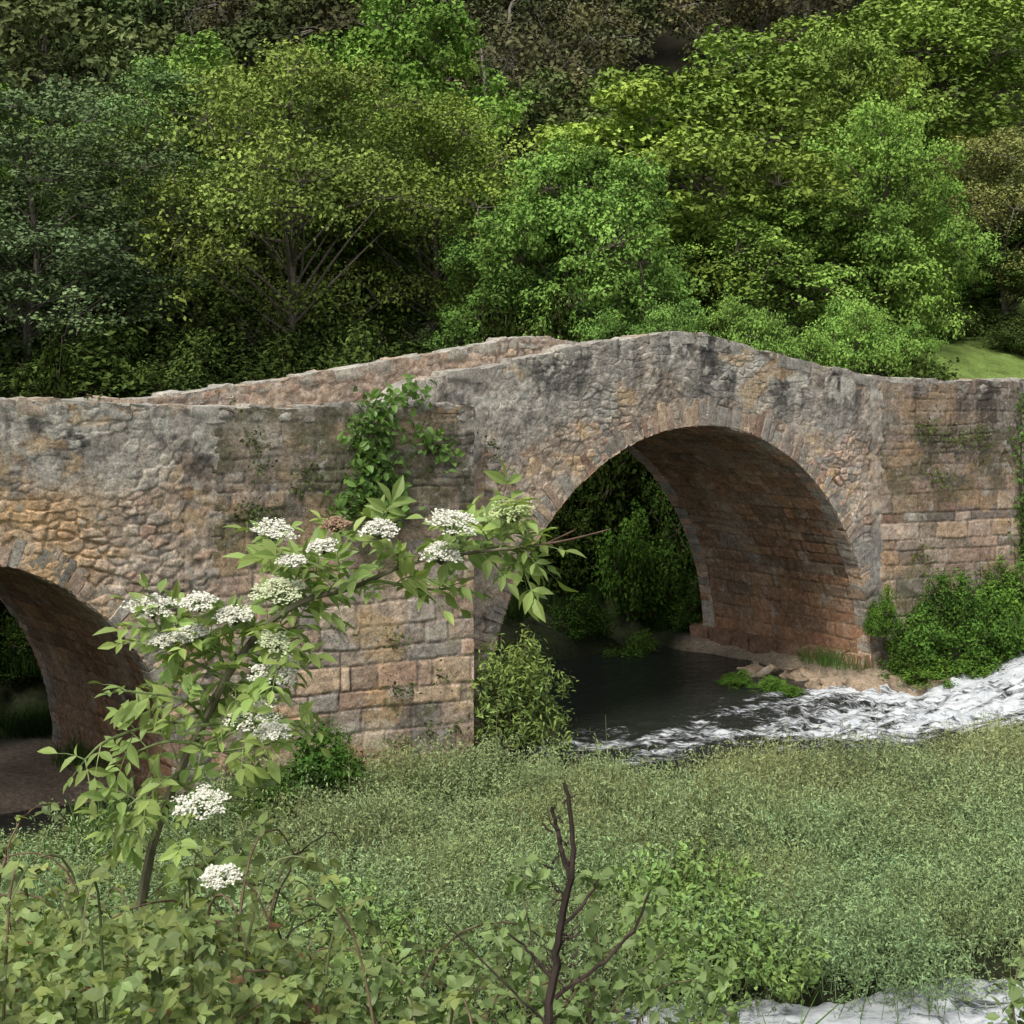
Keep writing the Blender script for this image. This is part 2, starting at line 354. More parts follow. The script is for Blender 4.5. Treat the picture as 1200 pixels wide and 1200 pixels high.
def cutwater(name,A,P,E,zt,seed,band,moss,gain=1.):
    A,P,E=map(np.array,(A,P,E))
    b=B()
    for k,(p0,p1) in enumerate(((A,P),(P,E))):
        ln=np.hypot(*(p1-p0));nu=int(ln/.022)+2 if k==0 else 24;nv=270 if k==0 else 90
        u=np.linspace(0,1,nu);t=np.linspace(0,1,nv);U,T=np.meshgrid(u,t,indexing='ij')
        sg=p0[0]+(p1[0]-p0[0])*U;ng=p0[1]+(p1[1]-p0[1])*U
        top=zt+rough_top(sg,seed%7+11)
        Z=-.7+(top+.7)*T;dep=top-Z;u_=U*ln+k*9
        h1,c1,big,med,fine=wall_look(u_,Z,dep,'ashlar',seed)
        h2,c2,*_=wall_look(u_,Z,dep,'rub2',seed+1)
        m=1-ss(1.8,2.5,dep+(big-.5)*1.2);h=h1*(1-m)+h2*m;c=c1*(1-m[...,None])+c2*m[...,None]
        h,c=weather(u_,Z,dep,h,c,seed+2,band,.6)
        mo=ss(.48,.62,fbm(u_*1.3,Z*1.6,seed+12,5))*(1-ss(1.8,3.2,dep))*moss;c=mixc(c,np.array([.065,.08,.032]),mo*.75)
        dk=(1-ss(1.4,2.8,dep+(big-.5)))*.5*moss;c=mixc(c,np.array([.095,.085,.07]),dk)
        pal_=ss(.50,.60,fbm(u_*.9,Z*1.8,seed+14,4))*ss(3.2,4.2,dep);c=c*(1-pal_*.45)[...,None]+(np.array([.50,.48,.42])*(.6+.8*fine)[...,None])*(pal_*.45)[...,None]
        mo2=ss(.55,.65,fbm(u_*1.6,Z*1.9,seed+15,5))*ss(2.5,4,dep);c=mixc(c,np.array([.075,.095,.035]),mo2*.6)
        wet=1-ss(-.05,.3,Z);c=mixc(c,np.array([.05,.05,.03]),wet*.7)
        c=c*gain
        dn=nrm(np.array([p1[1]-p0[1],-(p1[0]-p0[0])]))
        b.add(bw(sg+dn[0]*h,ng+dn[1]*h,Z),gridF(nu,nv),c)
    b.obj(name,[STONE],True,bridge)
    b=B();r=rnd(seed)
    for p0,p1 in((A,P),(P,E)):
        ln=np.hypot(*(p1-p0));q=0
        d=(p1-p0)/ln;ax=nrm(D*d[0]+NN*d[1]);nn=nrm(np.cross(ax,ZA))
        while q<ln:
            l=min(r.uniform(.2,.5),ln-q+.05);m_=p0+d*(q+l/2)
            cc=bw(m_[0],m_[1],zt-.07+r.uniform(-.05,.05))-nn*.19
            block(b,cc,(ax,nn,ZA),(l/2,.19*r.uniform(.95,1.02),.09),np.array([.27,.26,.24])*r.uniform(.55,1.2),r,.03,.2);q+=l
    g=np.linspace(0,1,14);U,T=np.meshgrid(g,g,indexing='ij')
    a=(A[None,None]+(E-A)*U[...,None]);q=a*(1-T[...,None])+P*T[...,None]
    b.add(bw(q[...,0],q[...,1],zt-.1+(fbm(U*6,T*6,2)-.5)*.08),gridF(14,14),(.14,.13,.1));b.obj(name+'_cap',[STONE],True,bridge)
cutwater('cutwater_left',(-9.15,0.02),(-5.47,-.87),(-5.05,.02),CAMZ-.55,81,.9,1.,1.)
cutwater('cutwater_right',(4.85,.02),(8.0,-.97),(9.6,.02),CAMZ-.3,91,1.0,.8,np.array([.80,.77,.77]))
b=B();r=rnd(8);q=.0
while q<WID:
    l=r.uniform(.4,.8)
    block(b,bw(4.6-.03,q+l/2,.32),(NN,D,ZA),(l/2*.98,.17,.16),np.array([.24,.155,.11])*r.uniform(.7,1.2),r,.02,.1);q+=l
b.obj('footing_course',[STONE],True,bridge)

# ---------------------------------------------------------------- terrain
def fy(X): return np.interp(X,[-30,-9,-7,-5,-3,-.5,1,3,6,9,14,30],[17,18.2,18.7,19.3,21.5,22.3,21.4,21.2,22.6,25.0,29.,34])
def ny(X): return np.interp(X,[-30,-3,0,2,4,6,10,30],[13,13.2,13.6,14.0,14.3,14.5,15.2,16])
def terr(X,Y):
    X=np.asarray(X,float);Y=np.asarray(Y,float);s,n=sn(X,Y)
    w=(fbm(X*.6,Y*.6,2,4)-.5)
    h=np.full(X.shape,-.6)
    fb=np.interp(Y+w*.8,[-20,0,3,5,8,11,12.3],[4.3,4.3,3.8,3.0,1.5,.25,-.6]);h=np.maximum(h,fb)
    isl=ss(0,.4,Y-ny(X)+w*.5)*ss(0,.7,fy(X)+w*.8-Y);h=np.maximum(h,-.6+.74*isl+w*.1*isl)
    pz=ss(-9.9,-9.3,s)*(1-ss(-5.0,-4.5,s))*ss(-1.9,-1.1,n)*(1-ss(5,6,n));h=np.maximum(h,-.6+.75*pz)
    sa=ss(-17,-16.4,s)*(1-ss(-9.4,-9.2,s))*ss(.8,1.9,n+w);h=np.maximum(h,-.6+.8*sa)
    rk=ss(3.5,4.4,s+w)*ss(-1.2,-.5,n+ss(5,8,s)*.9+w*.5)*(1-ss(9,12,n));h=np.maximum(h,-.6+.85*rk)
    rb=ss(5.0,6.2,s)*ss(-1.6,-.6,n+ss(4.85,8,s)*.9);h=np.maximum(h,-.6+1.7*rb)
    ap=ss(9.2,13,s)*ss(-6,-2,n);h=np.maximum(h,-.6+5.4*ap)
    al=np.clip(1-ss(-20,-17,s),0,1)*ss(-5,-1,n);h=np.maximum(h,-.6+5.0*al)
    bh=np.interp(n+w*2,[4.6,6,10,16],[-.6,.6,2.6,4.6]);bh=np.where(n>4.6,bh,-.6)
    hill=np.interp(Y+X*.05,[38,45,64,80,130,220],[4.6,5.3,7.4,17,45,70])-4.6
    bh=bh+np.where(n>6,np.maximum(hill,0)+w*1.2*(1-.7*ss(8,11,X)),0);h=np.maximum(h,bh)
    return h
xs=np.unique(np.concatenate([np.linspace(-160,-14,50),np.arange(-14,16,.16),np.linspace(16,170,60)]))
ys=np.unique(np.concatenate([np.linspace(-40,3,20),np.arange(3,38,.16),np.linspace(38,80,90),np.linspace(80,230,50)]))
X,Y=np.meshgrid(xs,ys,indexing='ij');Z=terr(X,Y);s_,n_=sn(X,Y)
c=np.array([.035,.042,.02])*np.ones(X.shape+(1,))
c=mixc(c,np.array([.36,.28,.21]),ss(-17,-16,s_)*(1-ss(-9,-8.5,s_))*ss(.5,1,n_)*(1-ss(4,5,n_)))
c=mixc(c,np.array([.36,.29,.21]),ss(3.3,3.8,s_)*(1-ss(5.1,5.8,s_))*ss(-2,-1,n_)*(1-ss(4,5,n_)))
c=mixc(c,np.array([.19,.27,.07]),ss(12,14,X)*ss(38,40,Y)*(1-ss(66,70,Y)))
c=mixc(c,np.array([.04,.037,.023]),ss(66,72,Y))
c=mixc(c,np.array([.04,.035,.022]),1-ss(-.3,0,Z))
b=B();b.add(np.stack([X,Y,Z],-1),gridF(len(xs),len(ys)),c);b.obj('ground',[GROUND],True)

# ---------------------------------------------------------------- river
xs=np.unique(np.concatenate([np.linspace(-60,-8,40),np.arange(-8,-1,.15),np.arange(-1,14,.05),np.linspace(14,70,50)]))
ys=np.unique(np.concatenate([np.arange(9,12,.3),np.arange(12,15.5,.055),np.arange(15.5,21,.25),np.arange(21,34,.05),np.linspace(34,60,40)]))
X,Y=np.meshgrid(xs,ys,indexing='ij')
path=np.array([[14,33.],[11,30.2],[8.8,28.0],[6.4,26.3],[3.8,25.0],[1.6,23.8],[-.3,22.6]]);hw=[3.5,3.3,3.0,2.5,2.0,1.5,.9];fi=[.56,.56,.54,.42,.26,.2,.12]
foam=np.zeros(X.shape)
pp=curve(path,60);hh=np.interp(np.linspace(0,6,60),range(7),hw);ff=np.interp(np.linspace(0,6,60),range(7),fi)
for p,h_,f_ in zip(pp,hh,ff):
    d=np.hypot(X-p[0],Y-p[1]);foam=np.maximum(foam,f_*(1-ss(.45,1.2,d/h_)))
ct,st_=.80,.60;U=X*ct+Y*st_;W=-X*st_+Y*ct
n1=fbm(U*.5,W*1.8,3,4);n0=fbm(U*1.3,W*3.5,33,4)
near=ss(.3,1.5,X)*(1-ss(15.2,16.0,Y))*ss(9,12,Y)
foam=np.maximum(foam,near*.50)
act=foam*(1-.5*near)
foam=foam+((n1-.5)*.5+(n0-.5)*.42)*(foam>.02)*(1-.3*near)
amp=np.clip(act,0,.45)
Z=.55*ss(6.,11,X)*ss(22,25,Y)+amp*((fbm(U*1.4,W*2.8,4,5)-.5)*.7+(fbm(U*5,W*9,9,3)-.5)*.3)
Z+= .016*(fbm(U*2.5,W*6,14,3)-.5)
b=B();b.add(np.stack([X,Y,Z],-1),gridF(len(xs),len(ys)),np.stack([foam]*3,-1));b.obj('river_water',[WATER],True)

# ---------------------------------------------------------------- trees
def gen_tree(name,seed,H=12,R=4.3,base=.14,nl=34,ns=18,nlf=80,ls=.17,lobe=(.24,.4),sub=.42,colr=(.235,.315,.09),yel=.4,trunk=1.,bark=(.13,.11,.085),coh=.75):
    r=rnd(seed);b=B()
    zt=np.linspace(0,.82*H,9);tp=np.stack([np.cumsum(r.normal(0,.12,9)),np.cumsum(r.normal(0,.12,9)),zt],-1)
    tube(b,tp,np.linspace(.018*H,.004*H,9)*trunk,8,bark)
    zc=(base*H+H)/2;hh=(H-base*H)/2
    d=nrm(r.normal(size=(nl,3)));rr=r.uniform(.4,.98,nl)**.8
    C=np.stack([R*rr*d[:,0],R*rr*d[:,1],zc+hh*rr*d[:,2]*.92],-1)
    k=1-.25*np.clip((C[:,2]-zc)/hh,0,1);C[:,:2]*=k[:,None]
    LR=R*r.uniform(*lobe,nl)*(1-.2*np.clip((C[:,2]-zc)/hh,0,1))
    allS=[];tint=[];srad=[]
    for i in range(nl):
        zs=np.clip(C[i,2]-np.hypot(C[i,0],C[i,1])*r.uniform(.5,1.1),base*H*.6,.8*H)
        st=np.array([np.interp(zs,zt,tp[:,0]),np.interp(zs,zt,tp[:,1]),zs])
        mid=(st+C[i])/2+np.array([0,0,.25*r.normal()])+r.normal(0,.15,3)
        rd=.0065*H*(LR[i]/R/.35)
        tube(b,curve([st,mid,C[i]],6),np.linspace(rd,rd*.3,6)*trunk,5,bark)
        dd=nrm(r.normal(size=(ns,3))+np.array([0,0,.35]));S=C[i]+dd*LR[i]*r.uniform(.55,1.2,(ns,1))*np.array([1,1,.72])
        for q in S[::2]: tube(b,[C[i],(C[i]+q)/2+r.normal(0,.06,3),q+(q-C[i])*.25],[rd*.3,rd*.2,.008],3,bark)
        allS.append(S);tint.append(np.stack([np.full(ns,r.uniform(.72,1.25)),r.uniform(.74,1.25,ns),np.full(ns,r.random())],-1));srad.append(LR[i]*sub*r.uniform(.45,1.3,ns))
    S=np.concatenate(allS);T=np.concatenate(tint);SR=np.concatenate(srad);n=len(S)
    idx=np.repeat(np.arange(n),nlf);m=len(idx)
    dd=nrm(r.normal(size=(m,3))+np.array([0,0,.25]))
    P=S[idx]+dd*(SR[idx]*r.uniform(.15,1.2,m)**.6)[:,None]*np.array([1.2,1.2,.7])
    Nn=nrm(dd*coh+np.array([0,-.05,.5])+r.normal(size=(m,3))*.4)
    v=T[idx,0]*T[idx,1]*r.uniform(.85,1.15,m)
    y=np.clip(T[idx,2]*yel+r.uniform(-.1,.2,m),0,1)
    col=np.array(colr)*v[:,None]*np.stack([1+.28*y,1+.1*y,1-.1*y],-1)
    sz=ls*r.uniform(.5,1.3,m)
    leaves(b,P,Nn,sz,sz*.62,col,r)
    return b.mesh(name,[BARK,LEAF])
TA=gen_tree('tree_mesh_a',1,nl=38)
TB=gen_tree('tree_mesh_b',2,nl=46,lobe=(.2,.34),yel=.7)
TC=gen_tree('tree_mesh_c',3,nl=30,ns=24,lobe=(.28,.42),sub=.36,yel=.3)
TS=gen_tree('tree_mesh_sparse',4,nl=54,ns=18,nlf=40,lobe=(.2,.36),sub=.5,ls=.15,yel=.7,colr=(.235,.30,.10),trunk=.7,bark=(.19,.165,.13),coh=.5)
TW=gen_tree('tree_mesh_slender',5,nl=54,ns=18,nlf=46,R=3.6,lobe=(.16,.3),sub=.45,ls=.13,yel=.4,colr=(.18,.235,.10),trunk=.6,bark=(.18,.16,.13),coh=.5)
TF=gen_tree('tree_mesh_far',6,nl=26,ns=12,nlf=44,ls=.27,yel=.5,base=.25,colr=(.17,.205,.09),coh=.6)
TG=gen_tree('tree_mesh_far_b',7,nl=26,ns=12,nlf=24,ls=.24,yel=.8,base=.35,colr=(.17,.18,.10),bark=(.24,.21,.175),coh=.5,trunk=1.3)
def tree(name,me,px,top,hw,Y,col,R=4.3,H=12,rot=0,parent=None,sink=.3):
    X=(px-600)/1800*Y;zg=float(terr(X,Y))-sink;zt=CAMZ+(430-top)/1800*Y
    sz=(zt-zg)/H;sx=hw/1800*Y/R
    return link(name,me,parent,(X,Y,zg),rot,(sx,sx,sz),col)
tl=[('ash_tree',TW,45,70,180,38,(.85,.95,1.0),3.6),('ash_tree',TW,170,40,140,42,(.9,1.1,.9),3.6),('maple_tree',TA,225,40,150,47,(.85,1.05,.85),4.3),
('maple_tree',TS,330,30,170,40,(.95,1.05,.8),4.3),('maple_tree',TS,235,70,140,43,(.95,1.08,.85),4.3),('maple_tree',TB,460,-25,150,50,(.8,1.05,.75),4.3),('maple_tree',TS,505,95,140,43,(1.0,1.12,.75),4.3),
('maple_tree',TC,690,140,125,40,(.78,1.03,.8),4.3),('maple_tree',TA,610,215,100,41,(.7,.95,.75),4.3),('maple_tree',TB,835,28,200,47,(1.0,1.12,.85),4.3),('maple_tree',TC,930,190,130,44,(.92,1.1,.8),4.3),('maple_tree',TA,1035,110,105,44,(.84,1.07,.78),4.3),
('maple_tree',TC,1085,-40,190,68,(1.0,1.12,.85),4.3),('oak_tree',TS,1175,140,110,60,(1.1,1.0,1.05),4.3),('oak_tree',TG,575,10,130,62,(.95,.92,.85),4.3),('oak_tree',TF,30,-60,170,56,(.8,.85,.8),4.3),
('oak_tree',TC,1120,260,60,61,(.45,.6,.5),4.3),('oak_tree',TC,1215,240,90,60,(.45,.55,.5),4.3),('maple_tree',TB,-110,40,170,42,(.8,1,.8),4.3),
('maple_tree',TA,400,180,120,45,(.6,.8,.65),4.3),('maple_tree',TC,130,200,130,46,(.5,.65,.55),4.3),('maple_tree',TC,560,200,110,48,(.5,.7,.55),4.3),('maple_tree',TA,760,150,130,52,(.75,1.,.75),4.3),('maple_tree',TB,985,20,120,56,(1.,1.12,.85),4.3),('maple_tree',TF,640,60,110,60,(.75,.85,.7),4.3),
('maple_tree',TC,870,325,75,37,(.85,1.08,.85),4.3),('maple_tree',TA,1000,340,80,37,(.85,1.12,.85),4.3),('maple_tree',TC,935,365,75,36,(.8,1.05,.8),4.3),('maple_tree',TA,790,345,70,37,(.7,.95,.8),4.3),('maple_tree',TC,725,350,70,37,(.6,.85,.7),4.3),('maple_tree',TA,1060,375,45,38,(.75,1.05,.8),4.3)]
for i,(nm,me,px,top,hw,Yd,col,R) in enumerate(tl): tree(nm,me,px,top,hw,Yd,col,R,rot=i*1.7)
fo=empty('distant_forest');r=rnd(21)
for i in range(110):
    Yd=r.uniform(64,130);X=r.uniform(-.5,.52)*Yd
    if X>10 and X<36 and Yd<70: continue
    sc_=r.uniform(.8,1.3);k=r.uniform(.4,1.0);br=r.random()
    col=(k*(.85+.18*br),k*(1.08-.15*br),k*.9)
    link('forest_tree',[TF,TG][i%2],fo,(X,Yd,float(terr(X,Yd))-.4),r.uniform(0,6),(sc_*.95,sc_*.95,sc_*1.05),col)
# ---------------------------------------------------------------- bushes
def gen_bush(name,seed,R=1.,H=1.5,ls=.10,n=14,ns=14,nlf=34,colr=(.16,.25,.07),asp=.55,yel=.4):
    r=rnd(seed);b=B()
    allS=[];T=[]
    for i in range(n):
        a=r.uniform(0,6.28);q=r.uniform(0,.85);c=np.array([R*q*math.cos(a),R*q*math.sin(a),H*r.uniform(.2,.9)*(1-.35*q)])
        tube(b,curve([[0,0,0],c*[.4,.4,.6],c],5),np.linspace(.03,.01,5)*R,4,(.11,.09,.065))
        d=nrm(r.normal(size=(ns,3))+[0,0,.3]);S=c+d*R*.33*r.uniform(.6,1.4,(ns,1))
        for s in S[::2]: tube(b,[c,s+(s-c)*.4],[.008,.004],3,(.11,.1,.06))
        allS.append(S);T.append(np.stack([r.uniform(.65,1.3,ns),np.full(ns,r.random())],-1))
    S=np.concatenate(allS);T=np.concatenate(T);idx=np.repeat(np.arange(len(S)),nlf);m=len(idx)
    dd=nrm(r.normal(size=(m,3)));P=S[idx]+dd*(R*.18*r.uniform(.2,1.3,m))[:,None]
    P[:,2]=np.maximum(P[:,2],.02)
    Nn=nrm(dd*.6+[0,0,.6]+r.normal(size=(m,3))*.4);y=np.clip(T[idx,1]*yel+r.uniform(-.1,.2,m),0,1)
    col=np.array(colr)*(T[idx,0]*r.uniform(.8,1.2,m))[:,None]*np.stack([1+.45*y,1+.12*y,1-.1*y],-1)
    sz=ls*r.uniform(.6,1.3,m);leaves(b,P,Nn,sz,sz*asp,col,r);return b.mesh(name,[BARK,LEAF])
BU=[gen_bush('bush_mesh_a',31),gen_bush('bush_mesh_b',32,ls=.08,nlf=46),gen_bush('bush_mesh_c',33,H=1.9,R=.9,ls=.09,asp=.4,n=18)]
BL=gen_bush('sapling_mesh',34,R=.8,H=2.2,n=30,ns=10,nlf=18,ls=.11,asp=.3,colr=(.22,.29,.095),yel=.4)
def bush(px,Y,zb,wpx,hpx,col,k=0,name='bush',me=None,parent=None):
    me=me or BU[k%3];X=(px-600)/1800*Y
    if zb is None: zb=float(terr(X,Y))-.05
    R=[1.05,1.05,.95][k%3];H=[1.5,1.5,1.9][k%3]
    return link(name,me,parent,(X,Y,zb),k*1.3+px,(wpx/1800*Y/R,wpx/1800*Y/R,hpx/1800*Y/H),col)
r=rnd(41);und=empty('woodland_undergrowth')
for i in range(44):
    px=-80+1140*(i+r.random())/44;Yd=r.uniform(36,41);k=r.uniform(.2,.6)
    bush(px,Yd,None,r.uniform(60,110),r.uniform(80,150),(k*.95,k,k*.9),[0,1][i%2],parent=und,name='undergrowth')
for px,Yd,k in((1110,59,.5),(1150,60,.4),(1190,58,.5),(1230,58,.45)):
    bush(px,Yd,None,45,40,(k,k,k),1,parent=und,name='undergrowth')
ARCH_SHADE=(.13,.14,.11)  # near-black shrub tint, paints in the shade seen through the arches
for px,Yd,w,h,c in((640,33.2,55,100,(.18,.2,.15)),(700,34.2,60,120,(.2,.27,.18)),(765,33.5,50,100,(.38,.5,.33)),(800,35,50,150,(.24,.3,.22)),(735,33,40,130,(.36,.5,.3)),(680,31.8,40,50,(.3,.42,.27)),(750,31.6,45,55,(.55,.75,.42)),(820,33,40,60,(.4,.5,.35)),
    (590,35,90,240,ARCH_SHADE),(650,35.5,80,240,ARCH_SHADE),(710,36,80,240,ARCH_SHADE),(770,36.5,80,240,ARCH_SHADE),(830,37,80,240,ARCH_SHADE),(680,34.6,60,200,ARCH_SHADE),(620,33.6,60,110,ARCH_SHADE),
    (30,27,70,130,ARCH_SHADE),(-50,26,80,240,ARCH_SHADE),(60,29,80,220,ARCH_SHADE),(-10,25.5,70,180,ARCH_SHADE),(20,25.0,50,60,(.16,.2,.15)),(-70,24.5,60,130,ARCH_SHADE),(60,26.5,60,170,ARCH_SHADE)):
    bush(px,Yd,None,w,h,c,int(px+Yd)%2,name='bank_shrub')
for px,Yd,zb,w,h,c,k in((1075,28.6,.2,45,75,(.55,.75,.5),0),(1125,29.2,.3,50,95,(.5,.7,.45),1),(1175,30,.5,55,110,(.7,.9,.6),2),(1040,28.6,.9,24,52,(.6,.8,.5),1),(1190,29.,0.4,45,80,(.6,.8,.5),0),(1100,29.,.6,45,80,(.4,.55,.4),1),(1150,28.9,.2,50,75,(.5,.68,.45),0),(1055,28.5,.1,40,60,(.45,.6,.4),1),(1210,31,1.5,40,130,(.8,1.0,.55),2),(1090,28.2,.0,50,35,(.7,.9,.5),1),(1130,28.5,.0,45,40,(.6,.8,.5),0),(905,27.9,-.1,34,22,(.7,.95,.55),1),(870,28.6,-.1,30,20,(.7,.95,.55),1)):
    bush(px,Yd,zb,w,h,c,k,name='riverbank_shrub')
for px,Yd,zb,w,h,c,k in((365,19.6,0.,70,120,(.35,.5,.36),0),(400,20.6,0.,40,80,(.45,.62,.4),1),(320,18.8,0,60,90,(.35,.5,.36),2),(290,19.4,0,40,70,(.35,.5,.36),1),(500,20.8,0,60,35,(.7,.9,.6),0)):
    bush(px,Yd,zb,w,h,c,k,name='riverbank_shrub')
link('willow_sapling',BL,None,(.12,22.3,0.),.6,(1.0,.85,1.0),(.95,1.05,.9))

# ---------------------------------------------------------------- weeds
def weed_patch(name,seed,R=.85,n=80,H=.6,ll=.055,lw=.34,nleaf=13,colr=(.28,.35,.185),spread=.12):
    r=rnd(seed);b=B();C=[];cols=[]
    for i in range(n):
        a=r.uniform(0,6.28);q=R*math.sqrt(r.random());p=np.array([q*math.cos(a),q*math.sin(a),0])
        h=H*r.uniform(.5,1.25)*(1-.3*(q/R)**2);k=r.uniform(.7,1.3);yy=r.random()
        for j in range(4):
            tip=p+np.array([*r.normal(0,spread,2),h*r.uniform(.7,1.05)])
            if j<1: tube(b,[p,tip],[.004,.002],3,(.2,.21,.1))
            t=r.uniform(.3,1.02,nleaf)[:,None];C.append(p+(tip-p)*t+r.normal(0,.03,(nleaf,3)));
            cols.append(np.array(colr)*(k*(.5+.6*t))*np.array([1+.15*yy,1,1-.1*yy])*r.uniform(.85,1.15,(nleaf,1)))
        if r.random()<.03: tube(b,[p,p+[r.normal(0,.08),r.normal(0,.08),h*1.35]],[.004,.002],3,(.36,.33,.2))
    C=np.concatenate(C);m=len(C);cols=np.concatenate(cols)
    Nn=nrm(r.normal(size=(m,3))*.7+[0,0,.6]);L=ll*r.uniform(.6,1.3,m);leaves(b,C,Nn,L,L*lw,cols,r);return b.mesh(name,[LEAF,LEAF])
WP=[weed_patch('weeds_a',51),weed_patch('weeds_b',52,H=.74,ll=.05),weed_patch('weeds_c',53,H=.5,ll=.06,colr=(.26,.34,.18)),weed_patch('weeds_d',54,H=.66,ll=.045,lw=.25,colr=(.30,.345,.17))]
NP=[weed_patch('nettle_a',55,n=75,H=.55,ll=.085,lw=.5,nleaf=11,colr=(.22,.34,.12)),weed_patch('nettle_b',56,n=75,H=.6,ll=.08,lw=.55,nleaf=11,colr=(.21,.33,.13))]
we=empty('river_weeds');ne=empty('nettle_patch');r=rnd(61)
for x in np.arange(-9,14,.8):
    for y in np.arange(12.8,29.5,.8):
        X=x+r.uniform(-.35,.35);Yd=y+r.uniform(-.35,.35)
        if abs(X/Yd)>.37 : continue
        s,n=sn(X,Yd)
        inside=(Yd>ny(X)+.2) and (Yd<fy(X)-.35)
        if not inside or n>-.9 and s<-4 or n>-.3: continue
        px=600+X/Yd*1800;net=(Yd<16.6 and fbm(X*.55,Yd*.8,6,3)>.5 and 360<px<960 and Yd>14.4)
        g=.72+.6*float(fbm(X*.5,Yd*.5,12,3));sz=.4+1.3*float(fbm(X*.9,Yd*.9,14,3))
        z=float(terr(X,Yd))-.05
        if net: link('nettles',NP[int(r.integers(2))],ne,(X,Yd,z),r.uniform(0,6),(.95,.95,sz*.95),(g,g*1.05,g*.9))
        else:
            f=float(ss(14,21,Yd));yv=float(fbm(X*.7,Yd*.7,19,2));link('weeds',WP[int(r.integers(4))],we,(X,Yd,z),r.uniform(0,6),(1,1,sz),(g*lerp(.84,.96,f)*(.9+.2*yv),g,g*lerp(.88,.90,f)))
def grass_patch(name,seed,R=.6,n=500,H=.35,colr=(.15,.23,.06)):
    r=rnd(seed);b=B();a=r.uniform(0,6.28,n);q=R*np.sqrt(r.random(n));p=np.stack([q*np.cos(a),q*np.sin(a),0*q],-1)
    h=H*r.uniform(.5,1.2,n);l=r.normal(0,.4,(n,2))*h[:,None];w=nrm(np.concatenate([r.normal(size=(n,2)),np.zeros((n,1))],1))*.006
    mid=p+np.concatenate([l*.4,h[:,None]*.65],1);tip=p+np.concatenate([l,h[:,None]],1)
    V=np.stack([p-w,p+w,mid+w*.7,mid-w*.7,tip+w*.1,tip-w*.1],1);F=np.arange(n)[:,None]*6
    F=np.concatenate([F+[0,1,2,3],F+[3,2,4,5]]);b.add(V,F,np.repeat(np.array(colr)*r.uniform(.6,1.4,(n,1)),6,0));return b.mesh(name,[LEAF])
GP=grass_patch('grass_mesh',71);ge=empty('bank_grass')
r=rnd(72)
for i in range(420):
    s=r.uniform(-20,12);n=r.uniform(-2,9);X,Yd,_=bw(s,n,0.)
    z=float(terr(X,Yd))
    if z<.0 or z>2.5 : continue
    if s<-9.6 and n>.5: continue
    if 3.4<s<5. and r.random()<.7: continue
    if (-9.2<s<-4.7 or s>4.7) and 0<n<WID: continue
    k=.3 if n>4 else 1
    link('grass',GP,ge,(X,Yd,z-.03),r.uniform(0,6),[r.uniform(.7,1.3)]*3,(.55*k,.7*k,.6*k))
for i in range(200):
    X=r.uniform(-5,5);Yd=r.uniform(3.5,11.);z=float(terr(X,Yd))
    if Yd>7 and X/Yd>.02: continue
    link('grass',GP,ge,(X,Yd,z-.05),r.uniform(0,6),[r.uniform(.9,1.5)]*3,(.8,.9,.8))
# ---------------------------------------------------------------- proper leaves (near)
def leaf_shape(nl=5):
    t=np.linspace(0,1,nl);w=np.array([.04,.75,1.,.62,.02]) if nl==5 else np.interp(t,[0,.35,.7,1],[.1,1,.7,.02])
    V=[];
    for i in range(nl):
        for k in(-1,0,1): V.append((t[i],k*w[i]*.5,(.10*abs(k)*w[i])-.18*t[i]**2))
    return np.array(V),gridF(nl,3)
LS5=leaf_shape(5);LS4=leaf_shape(4)
def put_leaves(b,O,Dr,Up,L,Wd,col,shape=LS5,m=1):
    V,F=shape;n=len(O);Dr=nrm(Dr);Sd=nrm(np.cross(Up,Dr));U=np.cross(Dr,Sd)
    L=np.broadcast_to(L,(n,))[:,None,None];Wd=np.broadcast_to(Wd,(n,))[:,None,None]
    P=O[:,None]+Dr[:,None]*V[None,:,:1]*L+Sd[:,None]*V[None,:,1:2]*Wd+U[:,None]*V[None,:,2:]*L
    FF=(np.arange(n)[:,None,None]*len(V)+F[None]).reshape(-1,4)
    b.add(P,FF,np.repeat(col,len(V),0),m)
def cluster(name,pts,rad,n,L,colr,seed,up=.4):
    r=rnd(seed);b=B();pts=np.array(pts);idx=r.integers(0,len(pts),n)
    off=r.normal(size=(n,3))*rad;O=pts[idx]+off;O=O-NN*np.abs(r.normal(0,rad*.5,n))[:,None]
    Dr=nrm(r.normal(size=(n,3))*.7-NN*.5+[0,0,-.2]);Up=nrm(-NN*.6+np.array([0,0,up])+r.normal(size=(n,3))*.4)
    col=np.array(colr)*r.uniform(.55,1.35,(n,1));put_leaves(b,O,Dr,Up,L*r.uniform(.6,1.2,n),L*.75*r.uniform(.6,1.1,n),col,LS4)
    for i in range(len(pts)-1):
        if np.linalg.norm(pts[i]-pts[i+1])<.8: tube(b,[pts[i],(pts[i]+pts[i+1])/2-NN*.03,pts[i+1]],[.015,.012,.01],4,(.1,.08,.05),0)
    return b.obj(name,[BARK,FLEAF])
def cwp(px,py,off=.08):
    a=bw(-9.15,.02,0.);p=bw(-5.47,-.87,0.);k=(px-600)/1800;d=p-a
    t=(k*a[1]-a[0])/(d[0]-k*d[1]);q=a+d*t;o=at(px,py,q[1]);return o-NN*off
cluster('wall_climber',[cwp(480,460),cwp(450,470),cwp(425,485),cwp(415,510),cwp(445,525),cwp(420,545),cwp(440,560),cwp(410,570),cwp(400,590),cwp(430,590),cwp(460,580),cwp(490,510),cwp(515,525),cwp(440,500),cwp(420,530),cwp(445,545),cwp(430,575),cwp(395,600),cwp(450,600)],.12,1000,.13,(.15,.26,.06),81)
